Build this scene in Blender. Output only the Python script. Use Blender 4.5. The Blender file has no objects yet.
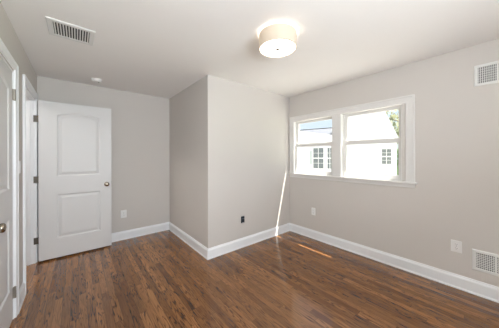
import bpy, bmesh, math, random
from mathutils import Vector, Matrix
random.seed(7)
SC = bpy.context.scene
COL = SC.collection
PI = math.pi

# ------------------------------------------------------------------ camera
CAM_Z = 1.3507
YAW = 0.6932
ROLL = -0.0026
cd = bpy.data.cameras.new('camera')
cam = bpy.data.objects.new('camera', cd)
COL.objects.link(cam)
SC.camera = cam
cd.sensor_fit = 'HORIZONTAL'
cd.sensor_width = 36.0
cd.lens = 36.0 * 207.56 / 499.0
cd.shift_x = 0.0
cd.shift_y = -7.136 / 499.0
cd.clip_start = 0.02
cd.clip_end = 300
fw = Vector((math.sin(YAW), math.cos(YAW), 0))
rt = Vector((math.cos(YAW), -math.sin(YAW), 0))
up = Vector((0, 0, 1))
rt2 = rt * math.cos(ROLL) + up * math.sin(ROLL)
up2 = -rt * math.sin(ROLL) + up * math.cos(ROLL)
m3 = Matrix((rt2, up2, -fw)).transposed()
cam.matrix_world = Matrix.Translation((0, 0, CAM_Z)) @ m3.to_4x4()

# ------------------------------------------------------------------ sky, sun, fill lights, exposure
SKY_STRENGTH = 0.37
SUN_STRENGTH = 36.0
SUN_DIR = Vector((-0.262, 0.345, -1.0))
REAR_FILL = 106.0
REAR_TILT = 0.8
HALL_FILL = 36.0
EXPOSURE = -0.02
LAMP_DIFFUSER = 4.0
LAMP_SHADE = 0.33

w = bpy.data.worlds.new('sky')
SC.world = w
w.use_nodes = True
nt = w.node_tree
bg = nt.nodes['Background']
sky = nt.nodes.new('ShaderNodeTexSky')
sky.sky_type = 'NISHITA'
sky.sun_disc = False
sky.sun_elevation = math.radians(55)
sky.sun_rotation = math.radians(150)
sky.dust_density = 2.5
sky.air_density = 1.0
haze = nt.nodes.new('ShaderNodeMix')
haze.data_type = 'RGBA'
haze.inputs[0].default_value = 0.75
haze.inputs[7].default_value = (2.25, 2.5, 2.75, 1)
nt.links.new(sky.outputs[0], haze.inputs[6])
nt.links.new(haze.outputs[2], bg.inputs[0])
bg.inputs[1].default_value = SKY_STRENGTH

sd = bpy.data.lights.new('sun', 'SUN')
sd.energy = SUN_STRENGTH
sd.angle = math.radians(0.5)
sd.color = (1.0, 0.95, 0.86)
sun = bpy.data.objects.new('sun', sd)
COL.objects.link(sun)
sun.rotation_euler = SUN_DIR.to_track_quat('-Z', 'Y').to_euler()
sun.location = (6, -4, 12)


def area(name, loc, direction, sx, sy, energy, color):
    l = bpy.data.lights.new(name, 'AREA')
    l.shape = 'RECTANGLE'
    l.size = sx
    l.size_y = sy
    l.energy = energy
    l.color = color
    o = bpy.data.objects.new(name, l)
    COL.objects.link(o)
    o.location = loc
    o.rotation_euler = Vector(direction).to_track_quat('-Z', 'Y').to_euler()
    return o


# added fill behind the camera, then a portal for the pair of right windows
area('rear_fill_light', (0.45, -1.33, 1.5), (-0.42, 1, REAR_TILT), 1.4, 1.15, REAR_FILL, (0.86, 0.94, 1.0))
pl = area('daylight_right_windows', (3.124, 1.5625, 1.52), (-1, 0, 0), 1.62, 0.94, 1.0, (1, 1, 1))
pl.data.cycles.is_portal = True        # only guides the sampling of the sky through the windows

area('hall_fill_light', (-1.15, 3.65, 2.40), (0.45, -0.1, -1), 0.8, 0.55, HALL_FILL, (1.0, 0.97, 0.94))  # added fill through the doorway to brighten the narrow side wall

vs = SC.view_settings
vs.view_transform = 'Standard'
vs.look = 'None'
vs.gamma = 1.0
vs.use_curve_mapping = False
vs.exposure = EXPOSURE

# ------------------------------------------------------------------ room dimensions
H = 2.44
R = 2.999      # right wall (windows)
M = 2.4625     # wall of the closet block facing the camera
S = 1.330      # narrow side of the closet block
N = 3.944      # back wall
L = -0.409     # left wall
RY = -1.25     # rear wall, behind the camera
WT = 0.115     # outer wall thickness
LT = 0.12      # inner wall thickness


# ------------------------------------------------------------------ materials
def mat(name, color, rough=0.5, metal=0.0, spec=0.5, bump=0.0, bump_scale=200.0, vary=0.0, vary_scale=3.0, coat=0.0):
    m = bpy.data.materials.new(name)
    m.use_nodes = True
    t = m.node_tree
    b = t.nodes['Principled BSDF']
    b.inputs['Base Color'].default_value = (*color, 1)
    b.inputs['Roughness'].default_value = rough
    b.inputs['Metallic'].default_value = metal
    b.inputs['Specular IOR Level'].default_value = spec
    b.inputs['Coat Weight'].default_value = coat
    tc = t.nodes.new('ShaderNodeTexCoord')
    if vary > 0:
        n = t.nodes.new('ShaderNodeTexNoise')
        n.inputs['Scale'].default_value = vary_scale
        n.inputs['Detail'].default_value = 5
        t.links.new(tc.outputs['Object'], n.inputs['Vector'])
        mx = t.nodes.new('ShaderNodeMix')
        mx.data_type = 'RGBA'
        mx.inputs[6].default_value = (*[c * (1 - vary) for c in color], 1)
        mx.inputs[7].default_value = (*[min(1, c * (1 + vary)) for c in color], 1)
        t.links.new(n.outputs['Fac'], mx.inputs[0])
        t.links.new(mx.outputs[2], b.inputs['Base Color'])
    if bump > 0:
        n2 = t.nodes.new('ShaderNodeTexNoise')
        n2.inputs['Scale'].default_value = bump_scale
        n2.inputs['Detail'].default_value = 3
        t.links.new(tc.outputs['Object'], n2.inputs['Vector'])
        bp = t.nodes.new('ShaderNodeBump')
        bp.inputs['Strength'].default_value = bump
        bp.inputs['Distance'].default_value = 0.002
        t.links.new(n2.outputs['Fac'], bp.inputs['Height'])
        t.links.new(bp.outputs[0], b.inputs['Normal'])
    return m


def emit_mat(name, color, strength, base=(0.85, 0.82, 0.76)):
    m = mat(name, base, 0.6)
    b = m.node_tree.nodes['Principled BSDF']
    b.inputs['Emission Color'].default_value = (*color, 1)
    b.inputs['Emission Strength'].default_value = strength
    return m


PAINT = mat('greige_wall_paint', (0.670, 0.634, 0.598), 0.75, spec=0.25, bump=0.05, bump_scale=350, vary=0.01)
CEIL = mat('ceiling_paint', (0.93, 0.915, 0.895), 0.85, spec=0.2, bump=0.04, bump_scale=300, vary=0.01)
TRIM = mat('white_trim_paint_lifted', (0.91, 0.92, 0.935), 0.38, spec=0.45, vary=0.008)  # trim paint lightened and blued in place of light near the floor
WTRIM = mat('white_trim_paint_dimmed', (0.80, 0.785, 0.765), 0.4, spec=0.45, vary=0.008)  # same trim paint darkened; the tone difference stands in for light
DOORP = mat('white_door_paint', (0.75, 0.745, 0.74), 0.42, spec=0.45, vary=0.008)
NICKEL = mat('satin_nickel', (0.36, 0.31, 0.25), 0.22, metal=1.0)
HINGEG = mat('grey_hinge_metal', (0.32, 0.29, 0.25), 0.45, metal=0.7)
HINGE = mat('brushed_hinge_metal', (0.13, 0.115, 0.095), 0.45, metal=0.7)
PLATE = mat('white_plastic_plate', (0.90, 0.90, 0.89), 0.35)
SLOT = mat('dark_slot', (0.03, 0.03, 0.03), 0.6)
VENTW = mat('white_vent_enamel', (0.82, 0.82, 0.80), 0.4)
VENTD = mat('vent_duct_dark', (0.035, 0.035, 0.037), 0.8)
VENTG = mat('vent_duct_grey', (0.16, 0.165, 0.17), 0.8)
BLACKP = mat('black_blue_plastic', (0.012, 0.020, 0.032), 0.4)
STEEL = mat('galvanised_steel', (0.55, 0.56, 0.58), 0.4, metal=0.8)
VINYL = mat('white_window_vinyl', (0.77, 0.76, 0.74), 0.4)
LATCH = mat('white_sash_latch', (0.74, 0.74, 0.73), 0.35)
SHADE = emit_mat('lit_linen_shade', (1.0, 0.80, 0.58), LAMP_SHADE, (0.46, 0.40, 0.33))
DIFF = emit_mat('lit_frosted_diffuser', (1.0, 0.94, 0.87), LAMP_DIFFUSER)
BULB = emit_mat('lit_bulb', (1.0, 0.88, 0.72), 14.0)
SIDING = mat('white_siding', (0.86, 0.86, 0.85), 0.6, bump=0.1, bump_scale=20)
ROOFM = mat('grey_blue_shingle', (0.060, 0.066, 0.082), 0.85, vary=0.12, vary_scale=9)
OPANE = mat('dim_house_pane', (0.17, 0.19, 0.19), 0.15)
SHUT = mat('pale_grey_green_shutter', (0.52, 0.56, 0.54), 0.6)
BARK = mat('grey_brown_bark', (0.16, 0.13, 0.10), 0.9, vary=0.3, vary_scale=12)
BOUNCE = mat('pale_bounce_concrete', (0.36, 0.355, 0.34), 0.9, vary=0.1, vary_scale=2)
LAWN = mat('lawn_green', (0.10, 0.17, 0.05), 0.9, vary=0.35, vary_scale=4)


def leaf_mat(name, color):
    m = mat(name, color, 0.6, vary=0.35, vary_scale=2.5)
    t = m.node_tree
    b = t.nodes['Principled BSDF']
    tr = t.nodes.new('ShaderNodeBsdfTranslucent')
    tr.inputs[0].default_value = (color[0] * 1.3, color[1] * 1.3, color[2], 1)
    mx = t.nodes.new('ShaderNodeMixShader')
    mx.inputs[0].default_value = 0.4
    t.links.new(b.outputs[0], mx.inputs[1])
    t.links.new(tr.outputs[0], mx.inputs[2])
    t.links.new(mx.outputs[0], t.nodes['Material Output'].inputs[0])
    return m


LEAF_GREY = leaf_mat('grey_green_leaf', (0.30, 0.30, 0.24))
LEAF_GREEN = leaf_mat('fresh_green_leaf', (0.20, 0.34, 0.10))


def glass_mat():
    m = bpy.data.materials.new('clear_window_glass')
    m.use_nodes = True
    t = m.node_tree
    t.nodes.remove(t.nodes['Principled BSDF'])
    tr = t.nodes.new('ShaderNodeBsdfTransparent')
    tr.inputs[0].default_value = (0.97, 0.98, 0.98, 1)
    gl = t.nodes.new('ShaderNodeBsdfGlossy')
    gl.inputs['Roughness'].default_value = 0.02
    fr = t.nodes.new('ShaderNodeLayerWeight')
    pw = t.nodes.new('ShaderNodeMath')
    pw.operation = 'POWER'
    pw.inputs[1].default_value = 5.0
    ma = t.nodes.new('ShaderNodeMath')
    ma.operation = 'MULTIPLY_ADD'
    ma.inputs[1].default_value = 0.9
    ma.inputs[2].default_value = 0.03
    t.links.new(fr.outputs['Facing'], pw.inputs[0])
    t.links.new(pw.outputs[0], ma.inputs[0])
    mx = t.nodes.new('ShaderNodeMixShader')
    t.links.new(ma.outputs[0], mx.inputs[0])
    t.links.new(tr.outputs[0], mx.inputs[1])
    t.links.new(gl.outputs[0], mx.inputs[2])
    t.links.new(mx.outputs[0], t.nodes['Material Output'].inputs[0])
    return m


GLASS = glass_mat()


def floor_mat():
    m = bpy.data.materials.new('stained_oak_strip_floor')
    m.use_nodes = True
    t = m.node_tree
    b = t.nodes['Principled BSDF']
    lk = t.links.new

    def nd(kind, **kw):
        n = t.nodes.new(kind)
        for k, v in kw.items():
            setattr(n, k, v)
        return n

    def mth(op, a, bb=None, c=None):
        n = nd('ShaderNodeMath', operation=op)
        for i, v in enumerate((a, bb, c)):
            if v is None:
                continue
            if isinstance(v, (int, float)):
                n.inputs[i].default_value = v
            else:
                lk(v, n.inputs[i])
        return n.outputs[0]

    def comb(x, y, z):
        n = nd('ShaderNodeCombineXYZ')
        for i, v in enumerate((x, y, z)):
            if isinstance(v, (int, float)):
                n.inputs[i].default_value = v
            else:
                lk(v, n.inputs[i])
        return n.outputs[0]

    tc = nd('ShaderNodeTexCoord')
    sp = nd('ShaderNodeSeparateXYZ')
    lk(tc.outputs['Object'], sp.inputs[0])
    x, y = sp.outputs[0], sp.outputs[1]
    W, LEN = 0.0572, 1.05
    xs = mth('DIVIDE', mth('ADD', x, 10.0), W)
    row = mth('FLOOR', xs)
    fx = mth('FRACT', xs)
    wn = nd('ShaderNodeTexWhiteNoise', noise_dimensions='1D')
    lk(row, wn.inputs['W'])
    ys = mth('DIVIDE', mth('ADD', mth('ADD', y, 20.0), mth('MULTIPLY', wn.outputs['Value'], 3.7)), LEN)
    brd = mth('FLOOR', ys)
    fy = mth('FRACT', ys)
    wn2 = nd('ShaderNodeTexWhiteNoise', noise_dimensions='2D')
    lk(comb(row, brd, 0), wn2.inputs['Vector'])
    rnd = wn2.outputs['Value']
    sc = nd('ShaderNodeSeparateColor')
    lk(wn2.outputs['Color'], sc.inputs[0])
    rnd2, rnd3 = sc.outputs[1], sc.outputs[2]
    off = mth('MULTIPLY', rnd, 37.0)
    # cathedral figure: contour lines of a stretched noise, own offset on each board
    n1 = nd('ShaderNodeTexNoise')
    n1.inputs['Scale'].default_value = 1.0
    n1.inputs['Detail'].default_value = 2.5
    n1.inputs['Roughness'].default_value = 0.5
    n1.inputs['Distortion'].default_value = 0.35
    lk(comb(mth('ADD', mth('MULTIPLY', x, 26.0), off), mth('ADD', mth('MULTIPLY', y, 1.9), mth('MULTIPLY', rnd2, 19.0)), off), n1.inputs['Vector'])
    rings = mth('PINGPONG', mth('MULTIPLY', n1.outputs['Fac'], mth('MULTIPLY_ADD', rnd3, 6.0, 7.0)), 0.5)
    rl = nd('ShaderNodeMapRange', interpolation_type='SMOOTHSTEP')
    lk(rings, rl.inputs[0])
    rl.inputs[1].default_value = 0.0
    rl.inputs[2].default_value = 0.24
    rl.inputs[3].default_value = 1.0
    rl.inputs[4].default_value = 0.0
    # a slower noise decides where the figure is strong
    n3 = nd('ShaderNodeTexNoise')
    n3.inputs['Scale'].default_value = 1.0
    n3.inputs['Detail'].default_value = 2
    lk(comb(mth('ADD', mth('MULTIPLY', x, 9.0), off), mth('MULTIPLY', y, 1.6), mth('MULTIPLY', rnd2, 31.0)), n3.inputs['Vector'])
    st = nd('ShaderNodeMapRange', interpolation_type='SMOOTHSTEP')
    lk(n3.outputs['Fac'], st.inputs[0])
    st.inputs[1].default_value = 0.36
    st.inputs[2].default_value = 0.56
    st.inputs[3].default_value = 0.30
    st.inputs[4].default_value = 1.0
    fig = mth('MULTIPLY', rl.outputs[0], st.outputs[0])
    # fine pores
    n2 = nd('ShaderNodeTexNoise')
    n2.inputs['Scale'].default_value = 1.0
    n2.inputs['Detail'].default_value = 3
    lk(comb(mth('MULTIPLY', x, 240.0), mth('ADD', mth('MULTIPLY', y, 7.0), off), off), n2.inputs['Vector'])
    # board tone
    tone = mth('ADD', mth('MULTIPLY', rnd, 0.62), mth('MULTIPLY', n3.outputs['Fac'], 0.38))
    cr = nd('ShaderNodeValToRGB')
    lk(tone, cr.inputs[0])
    e = cr.color_ramp.elements
    e[0].position = 0.08
    e[0].color = (0.140, 0.055, 0.017, 1)
    e[1].position = 0.92
    e[1].color = (0.430, 0.200, 0.070, 1)
    k = e.new(0.5)
    k.color = (0.280, 0.122, 0.040, 1)
    mx = nd('ShaderNodeMix', data_type='RGBA', blend_type='MULTIPLY')
    lk(mth('MULTIPLY', fig, 0.95), mx.inputs[0])
    lk(cr.outputs[0], mx.inputs[6])
    mx.inputs[7].default_value = (0.17, 0.10, 0.06, 1)
    mx2 = nd('ShaderNodeMix', data_type='RGBA', blend_type='MULTIPLY')
    pr = nd('ShaderNodeMapRange')
    lk(n2.outputs['Fac'], pr.inputs[0])
    pr.inputs[1].default_value = 0.42
    pr.inputs[2].default_value = 0.62
    pr.inputs[3].default_value = 0.0
    pr.inputs[4].default_value = 0.55
    lk(pr.outputs[0], mx2.inputs[0])
    lk(mx.outputs[2], mx2.inputs[6])
    mx2.inputs[7].default_value = (0.55, 0.48, 0.42, 1)
    # seams between boards
    sx = mth('LESS_THAN', mth('MINIMUM', fx, mth('SUBTRACT', 1.0, fx)), 0.018)
    sy = mth('LESS_THAN', mth('MINIMUM', fy, mth('SUBTRACT', 1.0, fy)), 0.0011)
    seam = mth('MAXIMUM', sx, sy)
    mx3 = nd('ShaderNodeMix', data_type='RGBA')
    lk(mth('MULTIPLY', seam, 0.7), mx3.inputs[0])
    lk(mx2.outputs[2], mx3.inputs[6])
    mx3.inputs[7].default_value = (0.03, 0.014, 0.007, 1)
    lk(mx3.outputs[2], b.inputs['Base Color'])
    rr = nd('ShaderNodeMapRange')
    lk(n3.outputs['Fac'], rr.inputs[0])
    rr.inputs[3].default_value = 0.12
    rr.inputs[4].default_value = 0.19
    lk(rr.outputs[0], b.inputs['Roughness'])
    b.inputs['Specular IOR Level'].default_value = 0.5
    b.inputs['Coat Weight'].default_value = 0.25
    b.inputs['Coat Roughness'].default_value = 0.06
    bp = nd('ShaderNodeBump')
    bp.inputs['Strength'].default_value = 0.12
    bp.inputs['Distance'].default_value = 0.001
    lk(mth('SUBTRACT', 1.0, mth('ADD', mth('MULTIPLY', fig, 0.5), seam)), bp.inputs['Height'])
    lk(bp.outputs[0], b.inputs['Normal'])
    return m


OAK = floor_mat()


# ------------------------------------------------------------------ mesh helpers
class MB:
    def __init__(self):
        self.bm = bmesh.new()

    def box(self, x0, y0, z0, x1, y1, z1):
        vs_ = [self.bm.verts.new(p) for p in
               [(x0, y0, z0), (x1, y0, z0), (x1, y1, z0), (x0, y1, z0), (x0, y0, z1), (x1, y0, z1), (x1, y1, z1), (x0, y1, z1)]]
        for f in [(0, 3, 2, 1), (4, 5, 6, 7), (0, 1, 5, 4), (1, 2, 6, 5), (2, 3, 7, 6), (3, 0, 4, 7)]:
            self.bm.faces.new([vs_[i] for i in f])
        return self

    def loops(self, rings, closed=True, cap=True):
        """skin a list of rings (each a list of 3D points)"""
        rv = [[self.bm.verts.new(p) for p in r] for r in rings]
        n = len(rv[0])
        for a, b in zip(rv[:-1], rv[1:]):
            for i in range(n if closed else n - 1):
                j = (i + 1) % n
                self.bm.faces.new((a[i], a[j], b[j], b[i]))
        if cap:
            self.bm.faces.new(list(reversed(rv[0])))
            self.bm.faces.new(rv[-1])
        return self

    def lathe(self, prof, seg=32, mtx=None, cap=True):
        """prof: list of (radius, height) turned about Z, placed by mtx"""
        mtx = mtx or Matrix.Identity(4)
        rings = []
        for r, h in prof:
            rings.append([mtx @ Vector((r * math.cos(2 * PI * i / seg), r * math.sin(2 * PI * i / seg), h)) for i in range(seg)])
        return self.loops(rings, True, cap)

    def prism(self, pts0, pts1):
        return self.loops([pts0, pts1], True, True)

    def build(self, name, m, parent=None, smooth=False, bevel=0.0, merge=False):
        bm = self.bm
        if merge:
            bmesh.ops.remove_doubles(bm, verts=bm.verts, dist=1e-5)
        bmesh.ops.recalc_face_normals(bm, faces=bm.faces)
        me = bpy.data.meshes.new(name)
        bm.to_mesh(me)
        bm.free()
        me.materials.append(m)
        o = bpy.data.objects.new(name, me)
        COL.objects.link(o)
        if smooth:
            for p in me.polygons:
                p.use_smooth = True
            sh = o.modifiers.new('edges', 'EDGE_SPLIT')
            sh.split_angle = math.radians(40)
        if bevel > 0:
            bv = o.modifiers.new('soft_edge', 'BEVEL')
            bv.width = bevel
            bv.segments = 2
            bv.limit_method = 'ANGLE'
            bv.angle_limit = math.radians(50)
        if parent:
            o.parent = parent
        return o


def box_obj(name, m, x0, y0, z0, x1, y1, z1, parent=None, bevel=0.0):
    return MB().box(x0, y0, z0, x1, y1, z1).build(name, m, parent, bevel=bevel)


def tag(o, label=None, cat=None, group=None, kind=None):
    if label:
        o['label'] = label
    if cat:
        o['category'] = cat
    if group:
        o['group'] = group
    if kind:
        o['kind'] = kind
    return o


def struct(o, label, cat):
    return tag(o, label, cat, kind='structure')


def empty(name, loc=(0, 0, 0), rot=(0, 0, 0)):
    o = bpy.data.objects.new(name, None)
    COL.objects.link(o)
    o.location = loc
    o.rotation_euler = rot
    o.empty_display_size = 0.1
    return o


def copy_tree(o, parent=None):
    c = o.copy()
    COL.objects.link(c)
    c.parent = parent
    for ch in list(o.children):
        copy_tree(ch, c)
    return c


# ------------------------------------------------------------------ room shell
HX = -1.75   # far wall of the hall behind the left wall
struct(box_obj('floor', OAK, HX - 0.1, RY - 0.2, -0.12, R + WT, N + 0.12, 0.0),
       'brown stained oak strip floor with a satin sheen', 'floor')
struct(box_obj('ceiling', CEIL, HX - 0.1, RY - 0.2, H, R + WT, N + 0.12, H + 0.12),
       'plain off white painted ceiling', 'ceiling')

D1A, D1B = 1.945, 2.605    # near door opening in the left wall
D2A, D2B = 3.030, 3.800    # far door opening in the left wall
DH = 2.075
b = MB()
x0, x1 = L - LT, L
b.box(x0, RY, 0, x1, D1A, H)
b.box(x0, D1A, DH, x1, D1B, H)
b.box(x0, D1B, 0, x1, D2A, H)
b.box(x0, D2A, DH + 0.02, x1, D2B, H)
b.box(x0, D2B, 0, x1, N, H)
struct(b.build('wall_left', PAINT, merge=True), 'greige painted left wall with two white doors', 'wall')

struct(box_obj('wall_back', PAINT, HX, N, 0, S + LT, N + LT, H),
       'greige back wall behind the open white door', 'wall')
struct(box_obj('wall_side', PAINT, S, M + LT, 0, S + LT, N, H),
       'narrow shaded greige wall left of the jutting corner', 'wall')
struct(box_obj('wall_middle', PAINT, S, M, 0, R, M + LT, H),
       'greige wall between the jutting corner and the window wall', 'wall')

WY0, WY1, WZ0, WZ1 = 0.745, 2.380, 1.045, 1.992   # opening for the pair of windows
b = MB()
x0, x1 = R, R + WT
b.box(x0, RY, 0, x1, WY0, H)
b.box(x0, WY1, 0, x1, N + LT, H)
b.box(x0, WY0, 0, x1, WY1, WZ0)
b.box(x0, WY0, WZ1, x1, WY1, H)
struct(b.build('wall_right', PAINT, merge=True), 'greige right wall with the pair of windows', 'wall')

RX0, RX1, RZ0, RZ1 = -0.30, 1.20, 0.9, 2.1         # opening for the added rear window, behind the camera
b = MB()
y0, y1 = RY - LT, RY
b.box(L - LT, y0, 0, RX0, y1, H)
b.box(RX1, y0, 0, R + WT, y1, H)
b.box(RX0, y0, 0, RX1, y1, RZ0)
b.box(RX0, y0, RZ1, RX1, y1, H)
struct(b.build('wall_rear', PAINT, merge=True), 'greige wall behind the camera', 'wall')
b = MB()
b.box(HX - 0.1, RY, 0, HX, N + LT, H)
b.box(HX, RY - LT, 0, L - LT, RY, H)
struct(b.build('wall_hall', PAINT, merge=True), 'greige wall of the hall beyond the open door', 'wall')

# unseen eave added over the window wall to cut the sunlight
struct(box_obj('sun_cut_eave', SIDING, R + WT, -2.2, 2.50, 3.258, 5.5, 2.62), 'white eave added unseen above the window wall to cut the sunlight', 'eave')

# ------------------------------------------------------------------ baseboards
BASE = [(0, 0), (0.020, 0), (0.020, 0.012), (0.0145, 0.020), (0.0145, 0.108), (0.012, 0.118), (0.006, 0.128), (0.004, 0.138), (0, 0.140)]


def baseboard(name, a, c, nrm, k0, k1, label):
    """profile swept from a to c along a wall; nrm points into the room; k0/k1 mitre the ends"""
    a, c, nrm = Vector((*a, 0)), Vector((*c, 0)), Vector((*nrm, 0))
    u = (c - a).normalized()
    p0 = [a + nrm * d + u * (k0 * d) + Vector((0, 0, z)) for d, z in BASE]
    p1 = [c + nrm * d + u * (k1 * d) + Vector((0, 0, z)) for d, z in BASE]
    struct(MB().prism(p0, p1).build(name, TRIM), label, 'baseboard')


baseboard('baseboard_right', (R, RY), (R, M), (-1, 0), 1, -1, 'white baseboard along the window wall')
baseboard('baseboard_middle', (S, M), (R, M), (0, -1), -1, -1, 'white baseboard right of the jutting corner')
baseboard('baseboard_side', (S, M), (S, N), (-1, 0), -1, -1, 'white baseboard on the narrow shaded wall')
baseboard('baseboard_back', (L, N), (S, N), (0, -1), 1, -1, 'white baseboard along the back wall')
baseboard('baseboard_left', (L, 2.665), (L, 2.985), (1, 0), 0, 0, 'short white baseboard between the two doors on the left')

# ------------------------------------------------------------------ casings
CAS = [(0, 0), (0, 0.019), (0.010, 0.021), (0.018, 0.016), (0.052, 0.012), (0.060, 0.014), (0.068, 0.010), (0.070, 0)]   # (across from outer edge, proud)


def casing(name, wall, pts, inward, label, width=0.07, pro=1.0, m=None):
    """mitred casing: legs of a U (up, across, down) on a wall plane; wall(u, z, proud) gives the point"""
    (ua, za), (ub, zb) = pts
    s = width / 0.07
    rings = []
    for (u, z, du, dz) in [(ua, za, 1, 0), (ua, zb, 1, -1), (ub, zb, -1, -1), (ub, za, -1, 0)]:
        rings.append([wall(u + du * c * s, z + dz * c * s, p * pro) for c, p in CAS])
    return struct(MB().loops(rings).build(name, m or TRIM), label, 'trim')


def on_left(u, z, p):
    return Vector((L + p, u, z))


def on_right(u, z, p):
    return Vector((R - p, u, z))


casing('trim_1', on_left, ((1.885, 0), (2.665, DH + 0.070)), 1, 'white casing around the near left door', width=0.058)
casing('trim_2', on_left, ((2.975, 0), (3.868, DH + 0.090)), 1, 'white casing around the far left doorway')

# jambs of the two door openings
b = MB()
b.box(L - LT, D1A, 0, L, D1A + 0.010, DH)
b.box(L - LT, D1B - 0.010, 0, L, D1B, DH)
b.box(L - LT, D1A + 0.010, DH - 0.010, L, D1B - 0.010, DH)
struct(b.build('trim_3', TRIM), 'white jamb of the near left door', 'trim')
b = MB()
b.box(L - LT, D2A, 0, L, D2A + 0.018, DH + 0.02)
b.box(L - LT, D2B - 0.018, 0, L, D2B, DH + 0.02)
b.box(L - LT, D2A + 0.018, DH, L, D2B - 0.018, DH + 0.02)
b.box(L - 0.075, D2A + 0.018, 0, L - 0.045, D2A + 0.030, DH)      # door stops
b.box(L - 0.075, D2B - 0.030, 0, L - 0.045, D2B - 0.018, DH)
b.box(L - 0.075, D2A + 0.030, DH - 0.012, L - 0.045, D2B - 0.030, DH)
struct(b.build('trim_4', TRIM), 'white jamb of the far left doorway with dark hinges', 'trim')


# ------------------------------------------------------------------ doors
def outline(u0, u1, z0, z1, rise, inset, n=14):
    """closed outline, optionally with an arched top of the given rise"""
    a, c, d, e = u0 + inset, u1 - inset, z0 + inset, z1 - inset
    pts = [(a, d), (c, d), (c, e)]
    if rise > 0:
        for i in range(1, n):
            q = i / n
            pts.append((c + (a - c) * q, e + rise * (1 - (2 * q - 1) ** 2) ** 1.0))
    pts.append((a, e))
    return pts


def leaf_mesh(wd, z0, z1, th, panels):
    """door leaf in local X (width) / Z, faces at y=0 and y=th, with real holes in the faces for the moulded panels"""
    bm = bmesh.new()
    for y in (0.0, th):
        es = []
        for pts in [[(0, z0), (wd, z0), (wd, z1), (0, z1)]] + [outline(*p, 0.0) for p in panels]:
            v = [bm.verts.new((u, y, z)) for u, z in pts]
            es += [bm.edges.new((v[i], v[(i + 1) % len(v)])) for i in range(len(v))]
        bmesh.ops.triangle_fill(bm, use_beauty=True, use_dissolve=False, edges=es)
    o = [bm.verts.new((u, y, z)) for u, z in [(0, z0), (wd, z0), (wd, z1), (0, z1)] for y in (0, th)]
    for i in range(4):
        j = (i + 1) % 4
        bm.faces.new((o[2 * i], o[2 * i + 1], o[2 * j + 1], o[2 * j]))
    mb = MB()
    mb.bm.free()
    mb.bm = bm
    return mb


def panel_mesh(p, th):
    """sunk moulding and raised field on both faces of the leaf"""
    mb = MB()
    for y, s in ((0.0, 1), (th, -1)):
        rings = [[(u, y + s * d, z) for u, z in outline(*p, i)] for i, d in
                 [(0.0, 0.0), (0.006, 0.002), (0.013, 0.009), (0.024, 0.010), (0.032, 0.008), (0.052, 0.003), (0.056, 0.003)]]
        mb.loops(rings, True, False)
        vts = [mb.bm.verts.new(q) for q in rings[-1]]
        mb.bm.faces.new(vts)
    return mb


def lever_knob(parent, u, z, y, sgn, r=0.031):
    """round rosette, neck and knob turned about local Y; sgn -1 sticks out towards -Y"""
    mt = Matrix.Translation((u, y, z)) @ Matrix.Rotation(PI / 2 * (1 if sgn < 0 else -1), 4, 'X')
    k = MB().lathe([(0.011, 0.004), (0.011, 0.026), (0.018, 0.030), (r * 0.93, 0.036), (r, 0.045), (r * 0.96, 0.053), (r * 0.75, 0.060), (r * 0.35, 0.063)], 28, mt)
    kn = k.build('knob', NICKEL, parent, smooth=True)
    MB().lathe([(0.033, 0.0), (0.033, 0.004), (0.029, 0.008), (0.013, 0.010)], 28, mt).build('rosette', NICKEL, kn, smooth=True)
    return kn


# far door: open against the back wall
d2 = empty('door_2', (-0.379, 3.754, 0))
struct(d2, 'white two panel door standing open against the back wall', 'door')
W2, T2 = 0.779, 0.035
P2 = [(0.172, 0.646, 0.275, 0.860, 0.0), (0.172, 0.646, 1.096, 1.918, 0.045)]
leaf_mesh(W2, 0.022, 2.083, T2, P2).build('door_leaf', DOORP, d2, merge=True)
for p in P2:
    panel_mesh(p, T2).build('door_panel', DOORP, d2, merge=True)
lever_knob(d2, W2 - 0.060, 0.950, 0.0, -1)
lever_knob(d2, W2 - 0.060, 0.950, T2, 1)
box_obj('latch_plate', NICKEL, W2 - 0.0005, 0.006, 0.905, W2 + 0.0015, T2 - 0.006, 0.995, d2)
for hz in (0.282, 1.065, 1.845):
    h = MB()
    h.box(-0.0475, 0.0255, hz - 0.042, -0.0055, 0.0285, hz + 0.042)     # leaf screwed to the jamb
    h.box(-0.0035, 0.003, hz - 0.042, -0.0005, T2 - 0.003, hz + 0.042)  # leaf on the door edge
    h.lathe([(0.0055, -0.045), (0.0055, 0.045)], 12, Matrix.Translation((-0.006, T2 - 0.002, hz)))
    h.build('hinge', HINGE, d2)

# near door: closed, flush in the left wall
W1 = 0.636
d1 = empty('door_1', (L - 0.004, D1B - 0.012, 0), (0, 0, -PI / 2))
struct(d1, 'closed white two panel door at the left edge with a round knob', 'door')
# local X runs from the hinge towards the camera, local +Y points into the room (face at y=0, back at y=-th)
P1 = [(0.110, W1 - 0.110, 0.275, 0.860, 0.0), (0.110, W1 - 0.110, 1.096, 1.905, 0.040)]
lf = leaf_mesh(W1, 0.012, DH - 0.014, 0.035, P1)
bmesh.ops.translate(lf.bm, verts=lf.bm.verts, vec=(0, -0.035, 0))
lf.build('door_leaf', DOORP, d1, merge=True)
for p in P1:
    pm = panel_mesh(p, 0.035)
    bmesh.ops.translate(pm.bm, verts=pm.bm.verts, vec=(0, -0.035, 0))
    pm.build('door_panel', DOORP, d1, merge=True)
lever_knob(d1, W1 - 0.062, 0.903, 0.0, 1)
for hz in (0.222, 1.875):
    h = MB()
    h.lathe([(0.0085, -0.047), (0.0085, 0.047)], 14, Matrix.Translation((-0.004, 0.010, hz)))
    h.box(-0.004, 0.0, hz - 0.045, 0.004, 0.010, hz + 0.045)
    h.box(0.004, 0.0002, hz - 0.045, 0.022, 0.002, hz + 0.045)
    h.build('hinge', HINGEG, d1)

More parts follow.
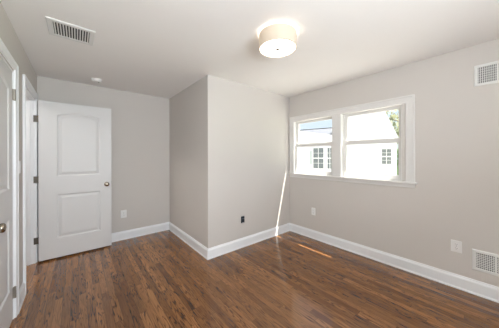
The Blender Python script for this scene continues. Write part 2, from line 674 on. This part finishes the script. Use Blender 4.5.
# ------------------------------------------------------------------ windows in the right wall
casing('trim_5', on_right, ((0.620, 1.055), (2.445, 2.066)), 1, 'white casing around the pair of windows', width=0.092, m=WTRIM)
b = MB()
b.box(R - 0.013, 1.492, 1.055, R + 0.0, 1.628, 1.978)
struct(b.build('trim_6', WTRIM, bevel=0.003), 'flat white mullion between the two windows', 'trim')
# jamb liner of the pair
b = MB()
xa, xb = R, R + WT
b.box(xa, WY0, WZ0 + 0.0, xb, WY0 + 0.010, WZ1)
b.box(xa, WY1 - 0.010, WZ0, xb, WY1, WZ1)
b.box(xa, WY0 + 0.010, WZ1 - 0.010, xb, WY1 - 0.010, WZ1)
b.box(xa, 1.495, WZ0 + 0.01, xb, 1.625, WZ1 - 0.010)
b.box(R + 0.048, WY0 + 0.010, WZ0, xb + 0.02, WY1 - 0.010, WZ0 + 0.012)
struct(b.build('trim_7', WTRIM), 'white jamb lining of the pair of windows', 'trim')
b = MB()
b.box(R - 0.045, 0.600, 1.030, R, 2.4600, 1.055)
b.box(R, WY0 + 0.010, 1.045, R + 0.048, WY1 - 0.010, 1.055)
struct(b.build('window_sill', WTRIM, bevel=0.005), 'white window stool running below both windows', 'window sill')
struct(box_obj('trim_8', WTRIM, R - 0.016, 0.622, 0.985, R, 2.445, 1.030, bevel=0.003), 'thin white apron under the window stool', 'trim')


def sash(name, parent, xi, y0, y1, z0, z1, gy0, gy1, gz0, gz1):
    """sash of one double hung window: frame round a real pane; xi is the inner face"""
    t = 0.034
    f = MB()
    f.box(xi, y0, z0, xi + t, gy0, z1)
    f.box(xi, gy1, z0, xi + t, y1, z1)
    f.box(xi, gy0, z0, xi + t, gy1, gz0)
    f.box(xi, gy0, gz1, xi + t, gy1, z1)
    # glazing bead
    e = 0.008
    f.box(xi + 0.008, gy0, gz0, xi + 0.024, gy0 + e, gz1)
    f.box(xi + 0.008, gy1 - e, gz0, xi + 0.024, gy1, gz1)
    f.box(xi + 0.008, gy0 + e, gz0, xi + 0.024, gy1 - e, gz0 + e)
    f.box(xi + 0.008, gy0 + e, gz1 - e, xi + 0.024, gy1 - e, gz1)
    s = f.build(name, VINYL, parent)
    box_obj('glass_pane', GLASS, xi + 0.014, gy0 + 0.004, gz0 + 0.004, xi + 0.018, gy1 - 0.004, gz1 - 0.004, s)
    return s


def double_hung(name, ya, yb, ga, gb, label):
    wn = empty(name, (0, 0, 0))
    struct(wn, label, 'window')
    sash('upper_sash', wn, R + 0.087, ya, yb, 1.540, WZ1 - 0.010, ga + 0.004, gb - 0.004, 1.580, 1.950)
    lo = sash('lower_sash', wn, R + 0.051, ya, yb, 1.057, 1.577, ga, gb, 1.112, 1.530)
    for q in (0.25, 0.75):
        yy = ya + (yb - ya) * q
        k = MB()
        k.box(R + 0.054, yy - 0.026, 1.577, R + 0.082, yy + 0.026, 1.582)
        k.lathe([(0.011, 1.582), (0.011, 1.590), (0.006, 1.593)], 14, Matrix.Translation((R + 0.066, yy, 0)))
        k.box(R + 0.058, yy - 0.004, 1.586, R + 0.066, yy + 0.030, 1.592)
        k.build('sash_lock', LATCH, lo)
    return wn


double_hung('window_1', 1.627, 2.368, 1.672, 2.335, 'left double hung window next to the sunlit corner')
double_hung('window_2', 0.757, 1.493, 0.790, 1.448, 'right double hung window of the pair')

# unseen window behind the camera, made up to go with the fill light
w3 = empty('added_rear_window', (0, 0, 0))
struct(w3, 'white window added unseen in the wall behind the camera for fill light', 'window')
f = MB()
f.box(RX0, RY - LT, RZ0, RX0 + 0.05, RY, RZ1)
f.box(RX1 - 0.05, RY - LT, RZ0, RX1, RY, RZ1)
f.box(RX0 + 0.05, RY - LT, RZ0, RX1 - 0.05, RY, RZ0 + 0.05)
f.box(RX0 + 0.05, RY - LT, RZ1 - 0.05, RX1 - 0.05, RY, RZ1)
f.build('window_frame', VINYL, w3)

# ------------------------------------------------------------------ ceiling light
LX, LY = 1.359, 1.245
lt = empty('ceiling_light', (LX, LY, H))
tag(lt, 'round drum ceiling light glowing warm white with a linen shade', 'ceiling light')
MB().lathe([(0.065, 0), (0.065, -0.014), (0.055, -0.020)], 32).build('canopy', STEEL, lt, smooth=True)
r0 = 0.163
sb = MB()
sb.lathe([(r0, -0.018), (r0, -0.140), (r0 - 0.004, -0.140), (r0 - 0.004, -0.018), (r0, -0.018)], 56, cap=False)
shd = sb.build('drum_shade', SHADE, lt, smooth=True, merge=True)
MB().lathe([(r0 + 0.0015, -0.130), (r0 + 0.0015, -0.141), (r0 - 0.006, -0.143), (r0 - 0.006, -0.130), (r0 + 0.0015, -0.130)], 56, cap=False).build('lower_rim', SHADE, shd, smooth=True, merge=True)
MB().lathe([(0.004, -0.1375), (r0 - 0.008, -0.1375), (r0 - 0.008, -0.1345), (0.004, -0.1345), (0.004, -0.1375)], 56, cap=False).build('diffuser', DIFF, lt, smooth=True, merge=True)
MB().lathe([(0.0035, -0.020), (0.0035, -0.139), (0.012, -0.1395), (0.016, -0.145), (0.012, -0.151), (0.004, -0.153)], 20).build('finial', NICKEL, lt, smooth=True)
for sgn in (-1, 1):
    MB().lathe([(0.010, -0.024), (0.022, -0.034), (0.029, -0.056), (0.027, -0.076), (0.014, -0.090), (0.004, -0.093)], 20,
               Matrix.Translation((0.075 * sgn, 0, 0))).build('bulb', BULB, lt, smooth=True)


# ------------------------------------------------------------------ registers
def frame_ring(mb, w_, h_, bw, d, lip=0.004):
    """face frame of a register in local X/Y (w x h), face towards +Z; stepped bevel"""
    rings = []
    for (i, z) in [(0.0, 0.0), (0.0, lip), (0.006, d), (bw - 0.004, d), (bw, d - 0.003), (bw, 0.0)]:
        rings.append([(-w_ / 2 + i, -h_ / 2 + i, z), (w_ / 2 - i, -h_ / 2 + i, z), (w_ / 2 - i, h_ / 2 - i, z), (-w_ / 2 + i, h_ / 2 - i, z)])
    mb.loops(rings, True, False)
    return mb


def register(name, loc, rot, w_, h_, bw, bars, cross, back, label, group=None, mid=0.0, tilt=0.0, bar_t=0.0045, cross_t=0.0032, cross_z=0.0021):
    o = empty(name, loc, rot)
    tag(o, label, 'air vent', group)
    mb = frame_ring(MB(), w_, h_, bw, 0.009)
    iw, ih = w_ / 2 - bw, h_ / 2 - bw
    if mid > 0:
        mb.box(-mid / 2, -ih, 0.002, mid / 2, ih, 0.0085)
    mb.build('frame', VENTW, o)
    box_obj('duct_backing', back, -iw, -ih, 0.0004, iw, ih, 0.0012, o)
    mb = MB()
    spans = [(-iw, iw)] if mid == 0 else [(-iw, -mid / 2), (mid / 2, iw)]
    for a, c in spans:
        n = bars if mid == 0 else bars // 2
        for i in range(n):
            q = a + (c - a) * (i + 0.5) / n
            s_ = bar_t / 2
            p0 = [(q - s_ - tilt, -ih, 0.0020), (q + s_ - tilt, -ih, 0.0020), (q + s_ + tilt, -ih, 0.0075), (q - s_ + tilt, -ih, 0.0075)]
            mb.prism(p0, [(x, ih, z) for x, y, z in p0])
    mb.build('louver_blades', VENTW, o)
    if cross:
        mb = MB()
        for i in range(1, cross):
            q = -ih + 2 * ih * i / cross
            mb.box(-iw, q - cross_t / 2, 0.0013, iw, q + cross_t / 2, cross_z)
        mb.build('rear_blades', VENTW, o)
    return o


# ceiling register (local Z points down)
register('ceiling_vent', (-0.031, 2.382, H), (PI, 0, 0), 0.312, 0.298, 0.038, 13, 0, VENTD,
         'white ceiling air vent with dark slots near the left wall', bar_t=0.0085)
RWROT = Matrix(((0, 0, -1), (-1, 0, 0), (0, 1, 0))).to_euler()     # local X along -y, Y up, Z into the room
register('wall_vent', (R, 0.008, 2.132), RWROT, 0.300, 0.205, 0.026, 20, 7, VENTG,
         'white wall air vent high up near the ceiling on the right', mid=0.012)
register('wall_vent', (R, 0.022, 0.339), RWROT, 0.304, 0.202, 0.028, 18, 9, VENTG,
         'white wall air vent low above the baseboard on the right', mid=0.014, bar_t=0.0040, cross_t=0.0050, cross_z=0.0060)

# ------------------------------------------------------------------ smoke detector
sdt = empty('smoke_detector', (0.215, 3.60, H))
tag(sdt, 'small round white smoke detector on the ceiling above the open door', 'smoke detector')
MB().lathe([(0.064, 0), (0.064, -0.010), (0.060, -0.016)], 36).build('base_plate', PLATE, sdt, smooth=True)
MB().lathe([(0.057, -0.016), (0.055, -0.030), (0.046, -0.038), (0.020, -0.041), (0.004, -0.0415)], 36).build('dome_cover', PLATE, sdt, smooth=True)
MB().lathe([(0.007, -0.0405), (0.007, -0.0435), (0.005, -0.0445)], 14, Matrix.Translation((0.022, -0.01, 0))).build('test_button', SLOT, sdt)


# ------------------------------------------------------------------ electrical devices
def rounded_plate(mb, w_, h_, d):
    rings = []
    for i, z in [(0.0, 0.0), (0.0, d * 0.4), (0.003, d)]:
        a, c = w_ / 2 - i, h_ / 2 - i
        k = 0.004
        rings.append([(-a + k, -c, z), (a - k, -c, z), (a, -c + k, z), (a, c - k, z), (a - k, c, z), (-a + k, c, z), (-a, c - k, z), (-a, -c + k, z)])
    return mb.loops(rings)


def outlet(loc, rot, label, w_=0.074, h_=0.118):
    o = empty('wall_outlet', loc, rot)
    tag(o, label, 'electrical outlet')
    rounded_plate(MB(), w_, h_, 0.006).build('cover_plate', PLATE, o)
    for s_ in (-1, 1):
        c = 0.020 * s_
        pts = []
        for i in range(24):
            a = 2 * PI * i / 24
            pts.append((max(-0.0165, min(0.0165, 0.0185 * math.cos(a))), c + max(-0.0135, min(0.0135, 0.0185 * math.sin(a)))))
        rc = MB().prism([(x, y, 0.0055) for x, y in pts], [(x, y, 0.0080) for x, y in pts]).build('receptacle', PLATE, o)
        sl = MB()
        sl.box(-0.0075, c + 0.000, 0.0078, -0.0055, c + 0.009, 0.0083)
        sl.box(0.0055, c + 0.000, 0.0078, 0.0075, c + 0.008, 0.0083)
        sl.lathe([(0.0026, 0.0078), (0.0026, 0.0083)], 10, Matrix.Translation((0, c - 0.006, 0)))
        sl.build('slots', SLOT, rc)
    MB().lathe([(0.0035, 0.0055), (0.0035, 0.0072), (0.002, 0.0078)], 12).build('screw', STEEL, o)
    return o


BACKROT = (PI / 2, 0, 0)                                            # local Z towards -y
LEFTROT = Matrix(((0, 0, 1), (1, 0, 0), (0, 1, 0))).to_euler()      # local Z towards +x
outlet((0.585, N, 0.418), BACKROT, 'white outlet on the back wall right of the open door', 0.086, 0.125)
outlet((R, 1.962, 0.447), RWROT, 'white outlet below the windows near the corner')
outlet((R, 0.284, 0.425), RWROT, 'white outlet on the right wall beside the low vent', 0.082, 0.120)

# bare dark outlet without its cover
o = empty('bare_outlet', (1.911, M, 0.411), BACKROT)
tag(o, 'dark outlet without cover plate on the wall right of the jutting corner', 'electrical outlet')
box_obj('wall_box', BLACKP, -0.033, -0.050, 0.0, 0.030, 0.050, 0.0018, o)
box_obj('mounting_strap', STEEL, -0.012, -0.056, 0.0018, 0.012, 0.056, 0.0032, o)
for c, hh in ((0.033, 0.016), (-0.014, 0.026)):
    q = MB()
    rounded_plate(q, 0.058, hh * 2, 0.010)
    bmesh.ops.translate(q.bm, verts=q.bm.verts, vec=(-0.002, c, 0.0032))
    q.build('receptacle', BLACKP, o)

# light switch between the doors
o = empty('light_switch', (L, 2.815, 1.262), LEFTROT)
tag(o, 'white light switch on the left wall between the two doors', 'light switch')
rounded_plate(MB(), 0.072, 0.116, 0.006).build('cover_plate', PLATE, o)
rounded_plate(MB(), 0.034, 0.066, 0.009).build('rocker', PLATE, o)

# ------------------------------------------------------------------ outside: ground, neighbour's house, trees
struct(box_obj('ground', LAWN, R + WT + 0.02, -30, -1.3, 60, 50, -1.1), 'green lawn outside the windows', 'lawn')

struct(box_obj('bounce_paving', BOUNCE, R + WT + 0.02, -8, -1.1, 11.0, 14, -1.06), 'pale paving added unseen outside the windows to bounce sunlight', 'paving')  # added out of view, pale so it throws sunlight up onto the ceiling

nh = empty('house', (12.0, 3.19, -1.1), (0, 0, math.radians(17)))
tag(nh, 'white neighbouring house with a steep gable and grey roof outside the windows', 'house')
# local x runs away from us into the house, local y along its front, heights measured from our floor
X0, X1, G = 0.0, 7.0, -1.1


def wpart(mb, name, m):
    ob = mb.build(name, m, None)
    ob.parent = nh
    ob.matrix_parent_inverse = Matrix.Translation((0, 0, 1.1))
    return ob


main = [(0.0, G), (0.0, 2.20), (1.30, 5.35), (2.86, 3.40), (2.86, G)]
wpart(MB().prism([(X0, y, z) for y, z in main], [(X1, y, z) for y, z in main]), 'gable_wall', SIDING)


def roof_slab(a, c, xa, xb, t):
    n = Vector((0, -(c[1] - a[1]), c[0] - a[0])).normalized()
    if n.z < 0:
        n = -n
    q = [Vector((0, *a)), Vector((0, *c)), Vector((0, *c)) + n * t, Vector((0, *a)) + n * t]
    return [v + Vector((xa, 0, 0)) for v in q], [v + Vector((xb, 0, 0)) for v in q]


wpart(MB().prism(*roof_slab((-0.02, 2.16), (1.31, 5.38), X0 + 0.10, X1 + 0.2, 0.06)), 'gable_roof', ROOFM)
wpart(MB().prism(*roof_slab((1.30, 5.38), (2.95, 3.32), X0 + 0.10, X1 + 0.2, 0.06)), 'gable_roof', ROOFM)
# white rake board with the small flare at its foot
b = MB()
b.prism(*roof_slab((-0.01, 2.17), (1.31, 5.40), X0 - 0.10, X0 + 0.10, 0.08))
b.box(X0 - 0.10, -0.15, 2.10, X0 + 0.10, 0.10, 2.22)
wpart(b, 'rake_board', SIDING)
# lower wing with a cross gable
wing = [(X0 + 0.05, G), (X0 + 0.05, 2.48), (2.5, 3.26), (5.2, 2.48), (5.2, G)]
wpart(MB().prism([(x, 2.86, z) for x, z in wing], [(x, 10.0, z) for x, z in wing]), 'wing_wall', SIDING)
b = MB()
pr = [(X0 - 0.1, 2.43), (2.5, 3.25), (5.3, 2.44), (5.3, 2.49), (2.5, 3.31), (X0 - 0.1, 2.49)]
b.prism([(x, 2.87, z) for x, z in pr], [(x, 10.2, z) for x, z in pr])
wpart(b, 'wing_roof', ROOFM)
b = MB()
b.box(2.42, 2.87, 3.26, 2.58, 10.2, 3.335)
wpart(b, 'ridge_cap', SLOT)
cg = [(2.88, G), (2.88, 2.56), (5.1, 2.97), (7.3, 2.56), (7.3, G)]
wpart(MB().prism([(X0 - 0.12, y, z) for y, z in cg], [(1.6, y, z) for y, z in cg]), 'cross_gable_wall', SIDING)


def house_window(y0, y1, z0, z1, xf, cols, rows, sill=True):
    f = MB()
    fr = 0.05
    f.box(xf - 0.03, y0 - fr, z0 - fr, xf + 0.0, y0, z1 + fr)
    f.box(xf - 0.03, y1, z0 - fr, xf + 0.0, y1 + fr, z1 + fr)
    f.box(xf - 0.03, y0, z1, xf + 0.0, y1, z1 + fr)
    f.box(xf - 0.03, y0, z0 - fr, xf + 0.0, y1, z0)
    mz = (z0 + z1) / 2
    f.box(xf - 0.03, y0, mz - 0.03, xf, y1, mz + 0.03)
    for i in range(1, cols):
        q = y0 + (y1 - y0) * i / cols
        f.box(xf - 0.026, q - 0.014, z0, xf, q + 0.014, z1)
    for i in range(1, rows):
        if i * 2 == rows:
            continue
        q = z0 + (z1 - z0) * i / rows
        f.box(xf - 0.024, y0, q - 0.009, xf, y1, q + 0.009)
    if sill:
        f.box(xf - 0.06, y0 - 0.07, z0 - 0.13, xf, y1 + 0.07, z0 - 0.09)
    wf = wpart(f, 'window', VINYL)
    MB().box(xf - 0.012, y0, z0, xf + 0.002, y1, z1).build('pane', OPANE, wf)


house_window(0.235, 0.620, 0.98, 1.72, X0 - 0.002, 2, 4)
house_window(3.44, 4.02, 0.68, 1.85, X0 - 0.122, 2, 4)
house_window(2.96, 3.22, 0.68, 1.85, X0 - 0.122, 2, 4)
sh = MB()
sh.box(X0 - 0.15, 4.09, 0.90, X0 - 0.121, 4.24, 1.70)
for i in range(13):
    z = 0.95 + i * 0.057
    sh.box(X0 - 0.165, 4.11, z, X0 - 0.15, 4.22, z + 0.035)
wpart(sh, 'shutter', SHUT)


def leaf_cloud(mb, c, rad, n, size):
    for _ in range(n):
        while True:
            p = Vector((random.uniform(-1, 1), random.uniform(-1, 1), random.uniform(-1, 1)))
            if 0.15 < p.length < 1:
                break
        p = Vector((p.x * rad[0], p.y * rad[1], p.z * rad[2])) + Vector(c)
        s = size * random.uniform(0.6, 1.3)
        q = Matrix.Rotation(random.uniform(0, 6.28), 3, 'Z') @ Matrix.Rotation(random.uniform(0, 3.14), 3, 'X')
        pts = [(0, -1, 0), (0.42, -0.2, 0.1), (0.3, 0.5, 0.05), (0, 1, -0.05), (-0.3, 0.5, 0.05), (-0.42, -0.2, 0.1)]
        mb.bm.faces.new([mb.bm.verts.new(p + q @ (Vector(v) * s)) for v in pts])


def limb(mb, pts, rs, seg=8):
    rings = []
    for i, p in enumerate(pts):
        a = Vector(pts[max(0, i - 1)])
        c = Vector(pts[min(len(pts) - 1, i + 1)])
        q = (c - a).to_track_quat('Z', 'Y')
        rings.append([Vector(p) + q @ Vector((rs[i] * math.cos(2 * PI * k / seg), rs[i] * math.sin(2 * PI * k / seg), 0)) for k in range(seg)])
    mb.loops(rings)


t1 = empty('tree', (22.0, 4.3, -1.1))
tag(t1, 'pale grey green tree behind the white house outside the right window', 'tree')
b = MB()
limb(b, [(0, 0, 0), (0.05, 0.1, 1.6), (0.0, 0.0, 3.2), (0.1, 0.2, 5.5), (0.0, 0.3, 7.2)], [0.28, 0.22, 0.18, 0.11, 0.04])
limb(b, [(0.0, 0.0, 3.0), (-0.5, 1.0, 4.3), (-0.7, 2.4, 5.0)], [0.12, 0.09, 0.03])
limb(b, [(0.0, 0.0, 3.4), (-0.3, -1.0, 4.6), (-0.2, -2.0, 5.6)], [0.11, 0.08, 0.03])
limb(b, [(0.05, 0.1, 4.2), (-0.6, 1.0, 5.4), (-0.9, 2.2, 5.9)], [0.10, 0.07, 0.02])
b.build('trunk', BARK, t1)
b = MB()
leaf_cloud(b, (0, 0.8, 5.6), (2.0, 2.7, 2.4), 1500, 0.17)
b.build('foliage', LEAF_GREY, t1)
t2 = empty('bush', (20.6, 4.6, -1.1))
tag(t2, 'fresh green bush at the right corner of the white house outside', 'bush')
b = MB()
for k in range(5):
    a = k * 1.26
    limb(b, [(0.05 * math.cos(a), 0.05 * math.sin(a), 0), (0.4 * math.cos(a), 0.4 * math.sin(a), 1.0), (0.7 * math.cos(a), 0.7 * math.sin(a), 2.2)], [0.05, 0.035, 0.01])
b.build('stems', BARK, t2)
b = MB()
leaf_cloud(b, (0, 0.2, 1.7), (1.1, 1.5, 1.6), 1300, 0.16)
b.build('foliage', LEAF_GREEN, t2)
